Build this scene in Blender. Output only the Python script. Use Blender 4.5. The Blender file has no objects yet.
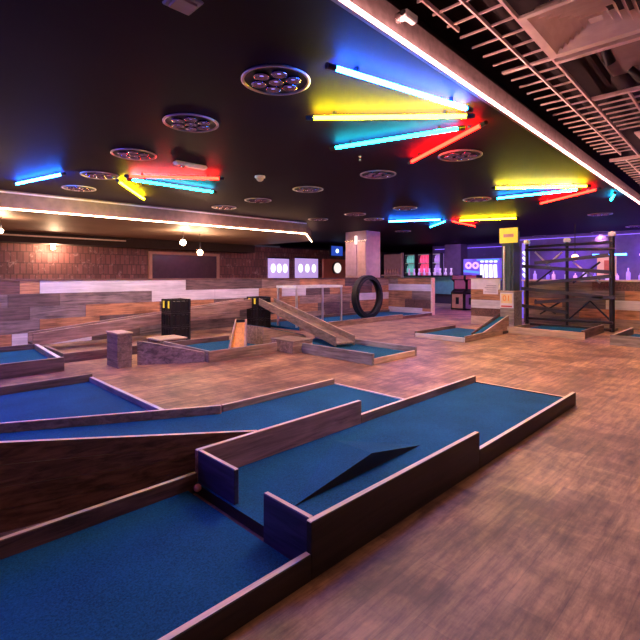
import bpy, math, random
from mathutils import Vector, Matrix
random.seed(7)
SC = bpy.context.scene
COL = SC.collection
PI = math.pi
H = 1.3          # eye height of the photographer
R2 = math.sqrt(2)

# ------------------------------------------------------------------ helpers
def on_z(x, y, z):
    """point of the room on the level z that lies in the direction of photo pixel x, y"""
    Y = 450*(H-z)/(y-276); X = (x-320)/450*Y
    return ((X+Y)/R2, (Y-X)/R2, z)
def on_u(x, y, u):
    m = (x-320)/450; v = u*(1-m)/(1+m); Y = (u+v)/R2
    return (u, v, H-(y-276)/450*Y)
def on_v(x, y, v):
    m = (x-320)/450; u = v*(1+m)/(1-m); Y = (u+v)/R2
    return (u, v, H-(y-276)/450*Y)

class MB:
    def __init__(s): s.v=[]; s.f=[]; s.m=[]; s.sm=[]
    def add(s, vs, fs, mi=0, smooth=False):
        o=len(s.v); s.v += [tuple(map(float,p)) for p in vs]
        for i,f in enumerate(fs):
            s.f.append([o+k for k in f]); s.m.append(mi[i] if isinstance(mi,(list,tuple)) else mi); s.sm.append(smooth)
        return s
    def hexa(s, b, t, mi=0, top=None):
        """b, t: four bottom and four top points, same winding (ccw from above)"""
        n=len(b); fs=[list(range(n))[::-1], list(range(n,2*n))]+[[i,(i+1)%n,n+(i+1)%n,n+i] for i in range(n)]
        ms=[mi, mi if top is None else top]+[mi]*n
        return s.add(list(b)+list(t), fs, ms)
    def box(s, lo, hi, mi=0, top=None):
        x0,y0,z0=[min(a,b) for a,b in zip(lo,hi)]; x1,y1,z1=[max(a,b) for a,b in zip(lo,hi)]
        q=[(x0,y0),(x1,y0),(x1,y1),(x0,y1)]
        return s.hexa([(a,b,z0) for a,b in q],[(a,b,z1) for a,b in q],mi,top)
    def prism(s, poly, z0, z1, mi=0, top=None):
        a=sum(poly[i][0]*poly[(i+1)%len(poly)][1]-poly[(i+1)%len(poly)][0]*poly[i][1] for i in range(len(poly)))
        if a<0: poly=poly[::-1]
        return s.hexa([(p[0],p[1],z0) for p in poly],[(p[0],p[1],z1) for p in poly],mi,top)
    def wall(s, p, q, th, z0, zp, zq=None, mi=0, top=None, side=1, z0q=None):
        """upright board from plan point p to q, thickness th to its left (side=1) or right"""
        zq = zp if zq is None else zq; z0q = z0 if z0q is None else z0q
        d=Vector((q[0]-p[0],q[1]-p[1])).normalized(); n=Vector((-d.y,d.x))*th*side
        P=[(p[0],p[1]),(q[0],q[1]),(q[0]+n.x,q[1]+n.y),(p[0]+n.x,p[1]+n.y)]
        zb=[z0,z0q,z0q,z0]; zt=[zp,zq,zq,zp]
        if side<0: P=P[::-1]; zb=zb[::-1]; zt=zt[::-1]
        return s.hexa([(a[0],a[1],b) for a,b in zip(P,zb)],[(a[0],a[1],b) for a,b in zip(P,zt)],mi,top)
    def tube(s, p, q, r, n=10, mi=0, r2=None):
        p=Vector(p); q=Vector(q); r2=r if r2 is None else r2
        d=(q-p).normalized(); a=d.orthogonal().normalized(); b=d.cross(a)
        vs=[]
        for c,rr in ((p,r),(q,r2)):
            for k in range(n):
                t=2*PI*k/n; vs.append(c+a*rr*math.cos(t)+b*rr*math.sin(t))
        s.add(vs,[[i,(i+1)%n,n+(i+1)%n,n+i] for i in range(n)],mi,True)
        s.add(vs[:n],[list(range(n))[::-1]],mi); s.add(vs[n:],[list(range(n))],mi)
        return s
    def bar(s, p, q, w, h, mi=0):
        """rectangular bar: w sideways, h up"""
        p=Vector(p); q=Vector(q); d=(q-p).normalized()
        up=Vector((0,0,1)) if abs(d.z)<.95 else Vector((1,0,0))
        a=d.cross(up).normalized()*w/2; b=a.cross(d).normalized()*h/2
        vs=[c+x for c in (p,q) for x in (-a-b, a-b, a+b, -a+b)]
        return s.add(vs,[[0,1,2,3],[7,6,5,4],[0,4,5,1],[1,5,6,2],[2,6,7,3],[3,7,4,0]],mi)
    def lathe(s, prof, c, n=32, mi=0, closed=False):
        vs=[]; k=len(prof)
        for i in range(n):
            t=2*PI*i/n
            vs += [(c[0]+r*math.cos(t),c[1]+r*math.sin(t),c[2]+z) for r,z in prof]
        fs=[]
        for i in range(n):
            j=(i+1)%n
            for a in range(k if closed else k-1):
                b=(a+1)%k
                fs.append([i*k+a,j*k+a,j*k+b,i*k+b])
        return s.add(vs,fs,mi,True)
    def disc(s, c, r, n=32, mi=0, down=True):
        vs=[(c[0]+r*math.cos(2*PI*i/n),c[1]+r*math.sin(2*PI*i/n),c[2]) for i in range(n)]
        return s.add(vs,[list(range(n))[::-1] if down else list(range(n))],mi)
    def build(s, name, mats, parent=None, bevel=0, loc=None):
        if not isinstance(mats,(list,tuple)): mats=[mats]
        me=bpy.data.meshes.new(name)
        if parent is not None:
            off=Vector((0,0,0)); p=parent
            while p is not None: off+=p.location; p=p.parent
        else:
            if loc is None:
                xs=[p[0] for p in s.v]; ys=[p[1] for p in s.v]; zs=[p[2] for p in s.v]
                loc=((min(xs)+max(xs))/2,(min(ys)+max(ys))/2,min(zs))
            off=Vector(loc)
        me.from_pydata([Vector(p)-off for p in s.v],[],s.f)
        for m in mats: me.materials.append(m)
        me.polygons.foreach_set('material_index',s.m); me.polygons.foreach_set('use_smooth',s.sm)
        me.update()
        o=bpy.data.objects.new(name,me); COL.objects.link(o)
        if parent is not None: o.parent=parent
        else: o.location=off
        if bevel:
            b=o.modifiers.new('Bevel','BEVEL'); b.width=bevel; b.segments=1; b.limit_method='ANGLE'
        return o

def tag(o, label, cat, group=None):
    o['label']=label; o['category']=cat
    if group: o['group']=group
    return o
def thing(name, label, cat, loc, group=None):
    o=bpy.data.objects.new(name,None); COL.objects.link(o); o.empty_display_size=.1
    o.location=loc
    return tag(o,label,cat,group)
def struct(o): o['kind']='structure'; return o
def copy_tree(o, parent=None, loc=None):
    c=o.copy(); COL.objects.link(c)
    if parent is not None: c.parent=parent
    if loc is not None: c.location=loc
    for ch in list(o.children): copy_tree(ch,c)
    return c

# ------------------------------------------------------------------ materials
def base(name):
    m=bpy.data.materials.new(name); m.use_nodes=True
    nt=m.node_tree; return m,nt,nt.nodes['Principled BSDF'],nt.nodes.new,nt.links.new
def plain(name, c, rough=.5, metal=0, emit=None, es=0, var=.12, scale=6):
    m,nt,b,N,L=base(name)
    tc=N('ShaderNodeTexCoord'); no=N('ShaderNodeTexNoise'); no.inputs['Scale'].default_value=scale; no.inputs['Detail'].default_value=4
    r=N('ShaderNodeValToRGB'); r.color_ramp.elements[0].position=.3; r.color_ramp.elements[1].position=.7
    r.color_ramp.elements[0].color=[x*(1-var) for x in c]+[1]; r.color_ramp.elements[1].color=[min(1,x*(1+var)) for x in c]+[1]
    L(tc.outputs['Object'],no.inputs['Vector']); L(no.outputs['Fac'],r.inputs['Fac']); L(r.outputs['Color'],b.inputs['Base Color'])
    b.inputs['Roughness'].default_value=rough; b.inputs['Metallic'].default_value=metal
    if emit: b.inputs['Emission Color'].default_value=(*emit,1); b.inputs['Emission Strength'].default_value=es
    return m
def glow(name, c, s):
    m,nt,b,N,L=base(name); nt.nodes.remove(b)
    e=N('ShaderNodeEmission'); e.inputs['Color'].default_value=(*c,1); e.inputs['Strength'].default_value=s
    L(e.outputs[0],nt.nodes['Material Output'].inputs[0]); return m
def wood(name, c, axis='u', rough=.55, contrast=.45, sc=1.0, bump=.25):
    m,nt,b,N,L=base(name)
    tc=N('ShaderNodeTexCoord'); mp=N('ShaderNodeMapping')
    s=[14*sc,14*sc,14*sc]; s['uvz'.index(axis)]=1.1*sc
    mp.inputs['Scale'].default_value=s; L(tc.outputs['Object'],mp.inputs['Vector'])
    no=N('ShaderNodeTexNoise'); no.inputs['Scale'].default_value=1.6; no.inputs['Detail'].default_value=7; no.inputs['Roughness'].default_value=.65; no.inputs['Distortion'].default_value=.6
    L(mp.outputs['Vector'],no.inputs['Vector'])
    n2=N('ShaderNodeTexNoise'); n2.inputs['Scale'].default_value=2.3; n2.inputs['Detail'].default_value=3; L(tc.outputs['Object'],n2.inputs['Vector'])
    ad=N('ShaderNodeMath'); ad.operation='MULTIPLY_ADD'; ad.inputs[1].default_value=.45; L(n2.outputs['Fac'],ad.inputs[0]); L(no.outputs['Fac'],ad.inputs[2])
    r=N('ShaderNodeValToRGB'); e=r.color_ramp.elements
    e[0].position=.57; e[0].color=[x*(1-contrast) for x in c]+[1]; e[1].position=.87; e[1].color=[min(1,x*(1+contrast)) for x in c]+[1]
    L(ad.outputs[0],r.inputs['Fac']); L(r.outputs['Color'],b.inputs['Base Color'])
    b.inputs['Roughness'].default_value=rough
    bp=N('ShaderNodeBump'); bp.inputs['Strength'].default_value=bump; bp.inputs['Distance'].default_value=.01
    L(no.outputs['Fac'],bp.inputs['Height']); L(bp.outputs['Normal'],b.inputs['Normal'])
    return m
def turf_mat(name, c):
    m,nt,b,N,L=base(name)
    tc=N('ShaderNodeTexCoord'); no=N('ShaderNodeTexNoise'); no.inputs['Scale'].default_value=110; no.inputs['Detail'].default_value=5; no.inputs['Roughness'].default_value=.75
    n2=N('ShaderNodeTexNoise'); n2.inputs['Scale'].default_value=2.2; n2.inputs['Detail'].default_value=4
    L(tc.outputs['Object'],no.inputs['Vector']); L(tc.outputs['Object'],n2.inputs['Vector'])
    r=N('ShaderNodeValToRGB'); e=r.color_ramp.elements
    e[0].position=.3; e[0].color=[x*.5 for x in c]+[1]; e[1].position=.72; e[1].color=[x*1.9 for x in c]+[1]
    mx=N('ShaderNodeMath'); mx.operation='MULTIPLY_ADD'; mx.inputs[1].default_value=.35; mx.inputs[2].default_value=-.17
    L(n2.outputs['Fac'],mx.inputs[0]); a2=N('ShaderNodeMath'); L(mx.outputs[0],a2.inputs[0]); L(no.outputs['Fac'],a2.inputs[1])
    L(a2.outputs[0],r.inputs['Fac']); L(r.outputs['Color'],b.inputs['Base Color'])
    b.inputs['Roughness'].default_value=.9; b.inputs['Specular IOR Level'].default_value=.15
    bp=N('ShaderNodeBump'); bp.inputs['Strength'].default_value=.35; bp.inputs['Distance'].default_value=.01
    L(no.outputs['Fac'],bp.inputs['Height']); L(bp.outputs['Normal'],b.inputs['Normal'])
    return m
def floor_mat():
    m,nt,b,N,L=base('worn_plank_floor')
    tc=N('ShaderNodeTexCoord')
    def noise(sx,sy,scale,detail,rough,dist,p0,c0,p1,c1):
        mp=N('ShaderNodeMapping'); mp.inputs['Scale'].default_value=(sx,sy,1); L(tc.outputs['Object'],mp.inputs['Vector'])
        n=N('ShaderNodeTexNoise'); n.inputs['Scale'].default_value=scale; n.inputs['Detail'].default_value=detail; n.inputs['Roughness'].default_value=rough; n.inputs['Distortion'].default_value=dist
        L(mp.outputs['Vector'],n.inputs['Vector'])
        q=N('ShaderNodeValToRGB'); e=q.color_ramp.elements; e[0].position=p0; e[0].color=(*c0,1); e[1].position=p1; e[1].color=(*c1,1)
        L(n.outputs['Fac'],q.inputs['Fac']); return n,q
    def brick(w,h,off,c1,c2,mo,ms,rot):
        mp=N('ShaderNodeMapping'); mp.inputs['Rotation'].default_value=(0,0,rot); L(tc.outputs['Object'],mp.inputs['Vector'])
        br=N('ShaderNodeTexBrick'); br.offset=off; br.inputs['Scale'].default_value=1; br.inputs['Brick Width'].default_value=w; br.inputs['Row Height'].default_value=h
        br.inputs['Mortar Size'].default_value=ms; br.inputs['Bias'].default_value=0
        br.inputs['Color1'].default_value=(*c1,1); br.inputs['Color2'].default_value=(*c2,1); br.inputs['Mortar'].default_value=(*mo,1)
        L(mp.outputs['Vector'],br.inputs['Vector']); return br
    def mul(a,c):
        x=N('ShaderNodeMix'); x.data_type='RGBA'; x.blend_type='MULTIPLY'; x.inputs[0].default_value=1; L(a,x.inputs[6]); L(c,x.inputs[7]); return x.outputs[2]
    b1=brick(.9,.19,.37,(.31,.20,.15),(.44,.285,.20),(.29,.19,.145),.002,0)
    b2=brick(.46,.30,.43,(.80,.74,.79),(1.14,1.10,1.0),(.8,.74,.79),.0,0)
    n1,q1=noise(1.2,9,2.2,8,.72,.15,.38,(.55,.48,.52),.60,(1.22,1.17,1.03))
    n2,q2=noise(4,1.2,1.6,7,.7,.3,.36,(.84,.80,.82),.62,(1.08,1.06,1.02))
    n3,q3=noise(1.2,1,1.5,7,.7,.3,.40,(.52,.46,.52),.58,(1.10,1.06,1.0))
    c=mul(mul(mul(mul(b1.outputs['Color'],b2.outputs['Color']),q1.outputs['Color']),q2.outputs['Color']),q3.outputs['Color'])
    L(c,b.inputs['Base Color'])
    rr=N('ShaderNodeMapRange'); rr.inputs['To Min'].default_value=.38; rr.inputs['To Max'].default_value=.7
    L(n1.outputs['Fac'],rr.inputs['Value']); L(rr.outputs[0],b.inputs['Roughness'])
    b.inputs['Specular IOR Level'].default_value=.3
    bp=N('ShaderNodeBump'); bp.inputs['Strength'].default_value=.2; bp.inputs['Distance'].default_value=.01
    L(n1.outputs['Fac'],bp.inputs['Height']); L(bp.outputs['Normal'],b.inputs['Normal'])
    return m
def ribbed_mat(name, c, axis=0, freq=11, spots=(.55,.4,.42)):
    m,nt,b,N,L=base(name)
    tc=N('ShaderNodeTexCoord'); w=N('ShaderNodeTexWave'); w.bands_direction='XYZ'[axis]; w.inputs['Scale'].default_value=freq; w.inputs['Distortion'].default_value=1.2; w.inputs['Detail'].default_value=3
    L(tc.outputs['Object'],w.inputs['Vector'])
    r=N('ShaderNodeValToRGB'); e=r.color_ramp.elements; e[0].color=[x*.55 for x in c]+[1]; e[1].color=[x*1.25 for x in c]+[1]
    L(w.outputs['Fac'],r.inputs['Fac'])
    no=N('ShaderNodeTexNoise'); no.inputs['Scale'].default_value=2.4; no.inputs['Detail'].default_value=8; no.inputs['Roughness'].default_value=.75; L(tc.outputs['Object'],no.inputs['Vector'])
    rn=N('ShaderNodeValToRGB'); rn.color_ramp.elements[0].position=.58; rn.color_ramp.elements[1].position=.72
    L(no.outputs['Fac'],rn.inputs['Fac'])
    mx=N('ShaderNodeMix'); mx.data_type='RGBA'; mx.inputs[7].default_value=(*spots,1)
    L(rn.outputs['Color'],mx.inputs[0]); L(r.outputs['Color'],mx.inputs[6]); L(mx.outputs[2],b.inputs['Base Color'])
    b.inputs['Roughness'].default_value=.55
    bp=N('ShaderNodeBump'); bp.inputs['Strength'].default_value=.4; bp.inputs['Distance'].default_value=.03
    L(w.outputs['Fac'],bp.inputs['Height']); L(bp.outputs['Normal'],b.inputs['Normal'])
    return m
def glass_mat():
    m,nt,b,N,L=base('clear_acrylic')
    b.inputs['Base Color'].default_value=(.95,.95,1,1); b.inputs['Roughness'].default_value=.02
    b.inputs['Transmission Weight'].default_value=1; b.inputs['IOR'].default_value=1.05
    return m
def R(d): return d*PI/180

M={}
M['floor']=floor_mat()
M['ceiling']=plain('dark_painted_ceiling',(.019,.010,.027),.6,var=.08,scale=1.5); M['ceiling'].node_tree.nodes['Principled BSDF'].inputs['Specular IOR Level'].default_value=.04
M['low_ceiling']=plain('brown_low_ceiling',(.26,.18,.15),.6,var=.1,scale=1.5)
M['slab']=plain('dark_void_slab',(.035,.019,.024),.8)
M['wall_dark']=plain('dark_purple_wall',(.045,.03,.06),.6)
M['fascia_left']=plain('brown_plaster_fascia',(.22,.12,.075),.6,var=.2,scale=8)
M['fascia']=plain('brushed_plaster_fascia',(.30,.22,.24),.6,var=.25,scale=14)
M['turf']=turf_mat('blue_putting_turf',(.0055,.064,.140))
M['dark_u']=wood('dark_stained_plank',(.022,.011,.010),'u'); M['dark_v']=wood('dark_stained_plank_across',(.022,.011,.010),'v')
M['edge']=wood('pale_cut_edge',(.78,.54,.42),'u',contrast=.2,sc=1.5); M['edge_v']=wood('pale_cut_edge_across',(.78,.54,.42),'v',contrast=.2,sc=1.5)
M['red_u']=wood('red_brown_plank',(.135,.058,.044),'u',contrast=.6,sc=1.3); 
M['russet_u']=wood('russet_plank',(.42,.21,.17),'u')
M['mid_u']=wood('brown_plank',(.29,.175,.13),'u'); M['mid_v']=wood('brown_plank_across',(.22,.14,.115),'v')
M['grey_u']=wood('weathered_grey_plank',(.20,.135,.125),'u',contrast=.6); M['grey_v']=wood('weathered_grey_plank_across',(.25,.20,.20),'v')
M['pine_u']=wood('pale_pine',(.55,.38,.27),'u',contrast=.25); M['pine_v']=wood('pale_pine_across',(.50,.34,.26),'v',contrast=.25)
M['orange_u']=wood('orange_brown_plank',(.42,.18,.08),'u',contrast=.55); M['orange_v']=wood('orange_brown_plank_across',(.42,.18,.08),'v',contrast=.55)
M['white_u']=wood('whitewashed_plank',(.62,.55,.56),'u',contrast=.2,sc=.7); M['white_v']=wood('whitewashed_plank_across',(.62,.55,.56),'v',contrast=.2,sc=.7)
M['umber_u']=wood('umber_plank',(.12,.07,.06),'u',contrast=.6); M['umber_v']=wood('umber_plank_across',(.13,.085,.08),'v')
M['black']=plain('matt_black_plastic',(.007,.006,.009),.45)
M['rubber']=plain('black_rubber',(.006,.005,.006),.6)
M['steel']=plain('black_steel_tube',(.03,.026,.036),.3,.5)
M['slat']=wood('dusty_dark_slat',(.035,.028,.035),'v',rough=.35)
M['chrome']=plain('bright_metal',(.75,.68,.68),.25,1)
M['grid']=plain('galvanised_ceiling_grid',(.85,.64,.64),.45,.2)
M['diffuser']=plain('painted_metal_diffuser',(.95,.76,.70),.45)
M['panel']=plain('dull_ceiling_panel',(.26,.17,.19),.6)
M['white']=plain('white_plastic',(.75,.72,.72),.4)
M['grey']=plain('grey_plastic',(.35,.32,.34),.5)
M['alu']=plain('silver_aluminium_frame',(.62,.58,.62),.35,.7)
M['glass']=glass_mat()
M['pink_wall']=plain('pink_painted_panel',(.62,.40,.42),.4)
M['green_col']=plain('dark_green_column',(.05,.075,.07),.45)
M['teal']=plain('teal_counter_front',(.12,.33,.34),.5)
M['paper']=plain('white_paper',(.75,.66,.68),.6)
M['yellow']=plain('yellow_sign_board',(.85,.62,.04),.5,emit=(.95,.72,.08),es=.35)
def brick_mat():
    m,nt,b,N,L=base('rough_red_brick_cladding')
    tc=N('ShaderNodeTexCoord'); mp=N('ShaderNodeMapping'); mp.inputs['Rotation'].default_value=(R(90),0,0); L(tc.outputs['Object'],mp.inputs['Vector'])
    br=N('ShaderNodeTexBrick'); br.inputs['Scale'].default_value=1; br.inputs['Brick Width'].default_value=.16; br.inputs['Row Height'].default_value=.34; br.inputs['Mortar Size'].default_value=.02; br.inputs['Mortar Smooth'].default_value=.6
    br.inputs['Color1'].default_value=(.21,.08,.08,1); br.inputs['Color2'].default_value=(.12,.045,.05,1); br.inputs['Mortar'].default_value=(.08,.035,.04,1)
    L(mp.outputs['Vector'],br.inputs['Vector'])
    no=N('ShaderNodeTexNoise'); no.inputs['Scale'].default_value=3.2; no.inputs['Detail'].default_value=8; no.inputs['Roughness'].default_value=.8; L(tc.outputs['Object'],no.inputs['Vector'])
    rn=N('ShaderNodeValToRGB'); rn.color_ramp.elements[0].position=.55; rn.color_ramp.elements[1].position=.70; L(no.outputs['Fac'],rn.inputs['Fac'])
    mx=N('ShaderNodeMix'); mx.data_type='RGBA'; mx.inputs[7].default_value=(.5,.32,.33,1)
    L(rn.outputs['Color'],mx.inputs[0]); L(br.outputs['Color'],mx.inputs[6]); L(mx.outputs[2],b.inputs['Base Color']); b.inputs['Roughness'].default_value=.6
    bp=N('ShaderNodeBump'); bp.inputs['Strength'].default_value=.5; bp.inputs['Distance'].default_value=.03; L(no.outputs['Fac'],bp.inputs['Height']); L(bp.outputs['Normal'],b.inputs['Normal'])
    return m
M['brick']=brick_mat()
M['ball']=plain('pink_golf_ball',(.75,.25,.30),.35,var=.03)
M['cup']=plain('violet_tinted_reflector',(.30,.22,.40),.2,.9)
M['rim']=plain('satin_metal_rim',(.55,.45,.52),.3,.85)

# ------------------------------------------------------------------ camera
cam=bpy.data.cameras.new('camera'); cam.sensor_width=36; cam.sensor_fit='HORIZONTAL'; cam.lens=450/640*36; cam.shift_y=-44/640
cam.clip_start=.05; cam.clip_end=100
co=bpy.data.objects.new('camera',cam); COL.objects.link(co); co.location=(0,0,H); co.rotation_euler=(R(90),0,R(-45)); SC.camera=co

# ------------------------------------------------------------------ setting: floor, ceilings, walls
ZC=2.93; ZL=2.60; ZG=3.25
A=Vector((.9996,.0274,0)); B=Vector((-.0274,.9996,0))     # the run of the open grid ceiling, a touch off the lanes
def G(s,t,z): p=A*s+B*t; return (p.x,p.y,z)
struct(MB().box((-7,-8,-.1),(27,19,0)).build('floor',M['floor'],loc=(0,0,0)))
a0=G(-8,1.76,0); a1=G(28,1.76,0)
L0=(-7,10.62); L1=(9.32,9.92); L2=(11.6,12.05); L3=(11.6,19)
struct(MB().prism([a0[:2],a1[:2],(27,19),L3,L2,L1,(-8.9,10.7)],ZC,ZC+.06).build('ceiling',M['ceiling'],loc=(0,0,ZC)))
struct(MB().prism([(-8.9,10.7+.02),(L1[0],L1[1]+.02),(L2[0]-.02,L2[1]),(L3[0]-.02,L3[1]),(-8.9,19)],ZL,ZL+.05).build('ceiling_low',M['low_ceiling'],loc=(0,0,ZL)))
# fascia between the dark ceiling and the low ceiling on the left
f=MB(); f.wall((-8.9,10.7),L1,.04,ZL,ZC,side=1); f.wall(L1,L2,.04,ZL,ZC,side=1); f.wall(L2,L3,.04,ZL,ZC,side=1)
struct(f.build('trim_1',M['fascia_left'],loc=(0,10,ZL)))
f=MB(); f.bar((-8.9,10.68,2.885),(L1[0],L1[1]-.02,2.885),.03,.025)
struct(f.build('trim_2',M['grid'],loc=(0,10,2.88)))
# fascia up to the open grid ceiling
p=G(-6.9,1.72,0); q=G(26.4,1.72,0)
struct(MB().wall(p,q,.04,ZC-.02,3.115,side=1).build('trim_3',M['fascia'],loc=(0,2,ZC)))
struct(MB().box((-7,-8,3.9),(28,3.2,3.96)).build('ceiling_void',M['slab'],loc=(0,0,3.9)))
struct(MB().wall((-9,2.0),(27,3.4),.04,3.0,3.9,side=1).build('wall_void',M['slab'],loc=(0,2,3)))
struct(MB().box((-7,16,0),(18.5,16.15,ZL)).build('wall_left',M['brick'],loc=(0,16,0)))
struct(MB().box((26.5,-8,0),(26.7,19,ZC+1)).build('wall_far',M['wall_dark'],loc=(26.5,0,0)))
struct(MB().box((15.6,18.5,0),(26.5,18.65,ZC)).build('wall_far_left',M['wall_dark'],loc=(15,18.5,0)))
struct(MB().box((-7.1,-8.1,0),(-7,19,3.96)).build('wall_behind',M['wall_dark'],loc=(-7,0,0)))
struct(MB().box((-7,-8.1,0),(26.5,-8,3.96)).build('wall_right',M['wall_dark'],loc=(0,-8,0)))
# dark bulkhead under the low ceiling
struct(MB().box((-7,15.4,2.28),(11.5,15.99,ZL)).build('trim_4',M['slab'],loc=(0,15.4,2.28)))
struct(MB().box((-7,15.34,2.46),(6.1,15.4,2.50)).build('trim_5',M['grid'],loc=(0,15.4,2.46)))

# low plank partition on the left, coloured planks are its pattern
MATS_U=[M['grey_u'],M['orange_u'],M['white_u'],M['umber_u'],M['mid_u'],M['red_u'],M['edge']]
GR,OR,WH,UM,MI,RE,ED=range(7)
V0=9.7
def ux(x): m=(x-320)/450; return V0*(1+m)/(1-m)
rows=[ # top row first: (colour, from photo column)
 [(RE,-400),(OR,20),(WH,40),(UM,186),(MI,262),(OR,300),(UM,345),(MI,372)],
 [(GR,-400),(UM,8),(GR,60),(WH,152),(WH,215),(OR,259),(WH,282),(UM,306),(OR,330),(RE,352),(OR,372)],
 [(UM,-400),(GR,30),(OR,86),(UM,160),(OR,191),(UM,214),(OR,262),(MI,300),(WH,352)],
 [(GR,-400),(OR,40),(UM,100),(OR,150),(MI,191),(UM,240),(OR,276),(UM,318),(OR,350)],
 [(OR,-400),(WH,12),(UM,92),(GR,140),(UM,190),(OR,250),(MI,290),(UM,325),(OR,360)]]
w=MB(); w.box((-7,V0+.015,0),(13.2,V0+.1,1.215),UM)
for i,row in enumerate(rows):
    z1=1.21-i*.242; z0=z1-.238
    for k,(c,x) in enumerate(row):
        ua=-7 if x<-300 else ux(x); ub=13.2 if k+1==len(row) else ux(row[k+1][1])-.006
        w.box((ua,V0,z0),(ub,V0+.015,z1),c)
w.box((-7,V0-.02,1.215),(13.25,V0+.12,1.245),RE)
struct(w.build('wall_partition_left',MATS_U,loc=(0,V0,0)))
# its return towards the camera at the far end
MATS_V=[M['grey_v'],M['orange_v'],M['white_v'],M['umber_v'],M['mid_v'],M['red_u'],M['edge_v']]
w=MB(); w.box((13.2,7.95,0),(13.3,V0,1.215),UM)
cols=[[(MI,9.7),(OR,9.3)],[(WH,9.7)],[(OR,9.7),(MI,8.7)],[(OR,9.7),(RE,9.0)],[(WH,9.7),(OR,8.3)]]
hs=[.19,.23,.29,.29,.21]; z=1.21
for row,hh in zip(cols,hs):
    for k,(c,v) in enumerate(row):
        vb=7.97 if k+1==len(row) else row[k+1][1]+.006
        w.box((13.185,vb,z-hh+.005),(13.2,v,z),c)
    z-=hh
w.box((13.17,7.93,1.215),(13.33,V0,1.245),RE); w.box((13.16,7.9,0),(13.32,7.96,1.245),ED)
struct(w.build('wall_partition_return',MATS_V,loc=(13.2,8.8,0)))
# plank partition on the right behind the climbing frame
w=MB(); w.box((13.015,-6,0),(13.1,4.9,1.16),UM)
cols=[[(MI,4.9),(RE,3.2),(OR,1.0)],[(UM,4.9),(MI,3.6),(OR,2.5),(MI,.5)],[(OR,4.9),(UM,3.9),(WH,2.9),(WH,.8)],[(MI,4.9),(OR,3.5),(MI,2.2),(RE,0)],[(UM,4.9),(MI,3.0),(OR,1.5)]]
for i,row in enumerate(cols):
    z1=1.16-i*.232
    for k,(c,v) in enumerate(row):
        vb=-6 if k+1==len(row) else row[k+1][1]+.006
        w.box((13.0,vb,z1-.228),(13.015,v,z1),c)
w.box((12.96,-6,1.16),(13.14,4.92,1.20),ED)
struct(w.build('wall_partition_right',MATS_V,loc=(13,0,0)))

# ------------------------------------------------------------------ near lane
def board(name, mats, parent, p, q, th, z0, zp, zq=None, side=1, z0q=None):
    return MB().wall(p,q,th,z0,zp,zq,0,1,side,z0q).build(name,mats,parent,bevel=.004)
GATE=[wood('violet_lit_plank',(.045,.034,.095),'v'),M['edge_v']]  # violet light from the left put into the gate boards' colour
DU=[M['dark_u'],M['edge']]; DV=[M['dark_v'],M['edge_v']]; RU=[M['red_u'],M['edge']]
t=thing('mini_golf_lane','long dark-sided mini golf lane with blue turf and two upright gate boards, nearest the camera','mini golf lane',(2.5,1.9,0))
MB().prism([(-1.4,1.42),(1.33,1.42),(1.33,2.434),(-1.4,2.434)],.0,.03).build('turf',M['turf'],t)
MB().prism([(1.38,1.42),(4.985,1.42),(4.985,2.434),(1.38,2.434)],.0,.06,0,1).build('turf',[M['dark_v'],M['turf']],t)  # edge faces coloured dark for the shadow below the turf step
board('side_board',DU,t,(-1.4,1.38),(1.33,1.38),.035,0,.115)
board('side_board',DU,t,(1.33,1.38),(2.9,1.38),.035,0,.25)
board('side_board',DU,t,(2.9,1.38),(5.02,1.38),.035,0,.13)
board('side_board',RU,t,(-1.4,2.47),(1.395,2.47),.035,0,.115,side=-1)
board('side_board',[M['russet_u'],M['edge']],t,(1.395,2.47),(2.93,2.47),.035,0,.25,side=-1)
board('side_board',[M['mid_u'],M['edge']],t,(2.93,2.47),(5.02,2.47),.035,0,.13,side=-1)
board('end_board',DV,t,(5.02,1.415),(5.02,2.435),.035,0,.07)
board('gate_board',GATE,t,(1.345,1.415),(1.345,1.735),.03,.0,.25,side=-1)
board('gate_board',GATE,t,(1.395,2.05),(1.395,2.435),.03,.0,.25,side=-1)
hp=[(1.60,1.81,.061),(2.85,1.81,.061),(2.48,2.33,.061),(2.283,1.81,.162),(1.66,1.815,.061)]
MB().add(hp,[[0,1,3],[3,1,2],[0,3,2],[0,2,1]],[1,0,0,0]).build('hump',[M['turf'],M['dark_u']],t)
# ball
b=MB(); pr=[(.0001,-.0225)]+[(.0225*math.sin(a),-.0225*math.cos(a)) for a in [PI*k/12 for k in range(1,12)]]+[(.0001,.0225)]
b.lathe(pr,(*on_z(197.5,488,.052)[:2],.0525),20)
tag(b.build('golf_ball',M['ball']),'pink golf ball on blue turf in the corner beside the gate board','ball')

# ------------------------------------------------------------------ angled lane behind it
t=thing('mini_golf_lane','bent blue mini golf lane behind the nearest lane, with a broad brown plank side','mini golf lane',(2.0,3.2,0))
n0=(-.75,3.0); n1=(.47,2.78); n2=(1.9,2.525); e1=(3.8,2.525); e2=(3.8,3.58); bd=(2.25,3.52); o1=(.73,4.33); o0=(-1.2,5.44)
MB().prism([n0,n2,e1,e2,(2.3,3.58),bd,o1,o0],0,.05).build('turf',M['turf'],t)
pw=MB()
for k in range(4):
    f0,f1=k/4,(k+1)/4
    for (pa,pb,za,zb) in ((n0,n1,.60,.457),(n1,n2,.457,.23)):
        pw.wall(pa,pb,.03,za*f0+(.004 if k else 0),za*f1,zb*f1,0,1 if k==3 else 0,-1,zb*f0+(.004 if k else 0))
pw.build('plank_side',[M['red_u'],M['edge']],t)
board('side_board',RU,t,n2,e1,.03,0,.1,side=-1)
board('side_board',[M['mid_u'],M['edge']],t,(2.3,3.56),(3.8,3.56),.035,0,.11)
board('side_board',[M['mid_u'],M['edge']],t,bd,o1,.035,0,.125,side=-1)
board('side_board',[M['mid_u'],M['edge']],t,o1,o0,.035,0,.125,side=-1)
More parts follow.
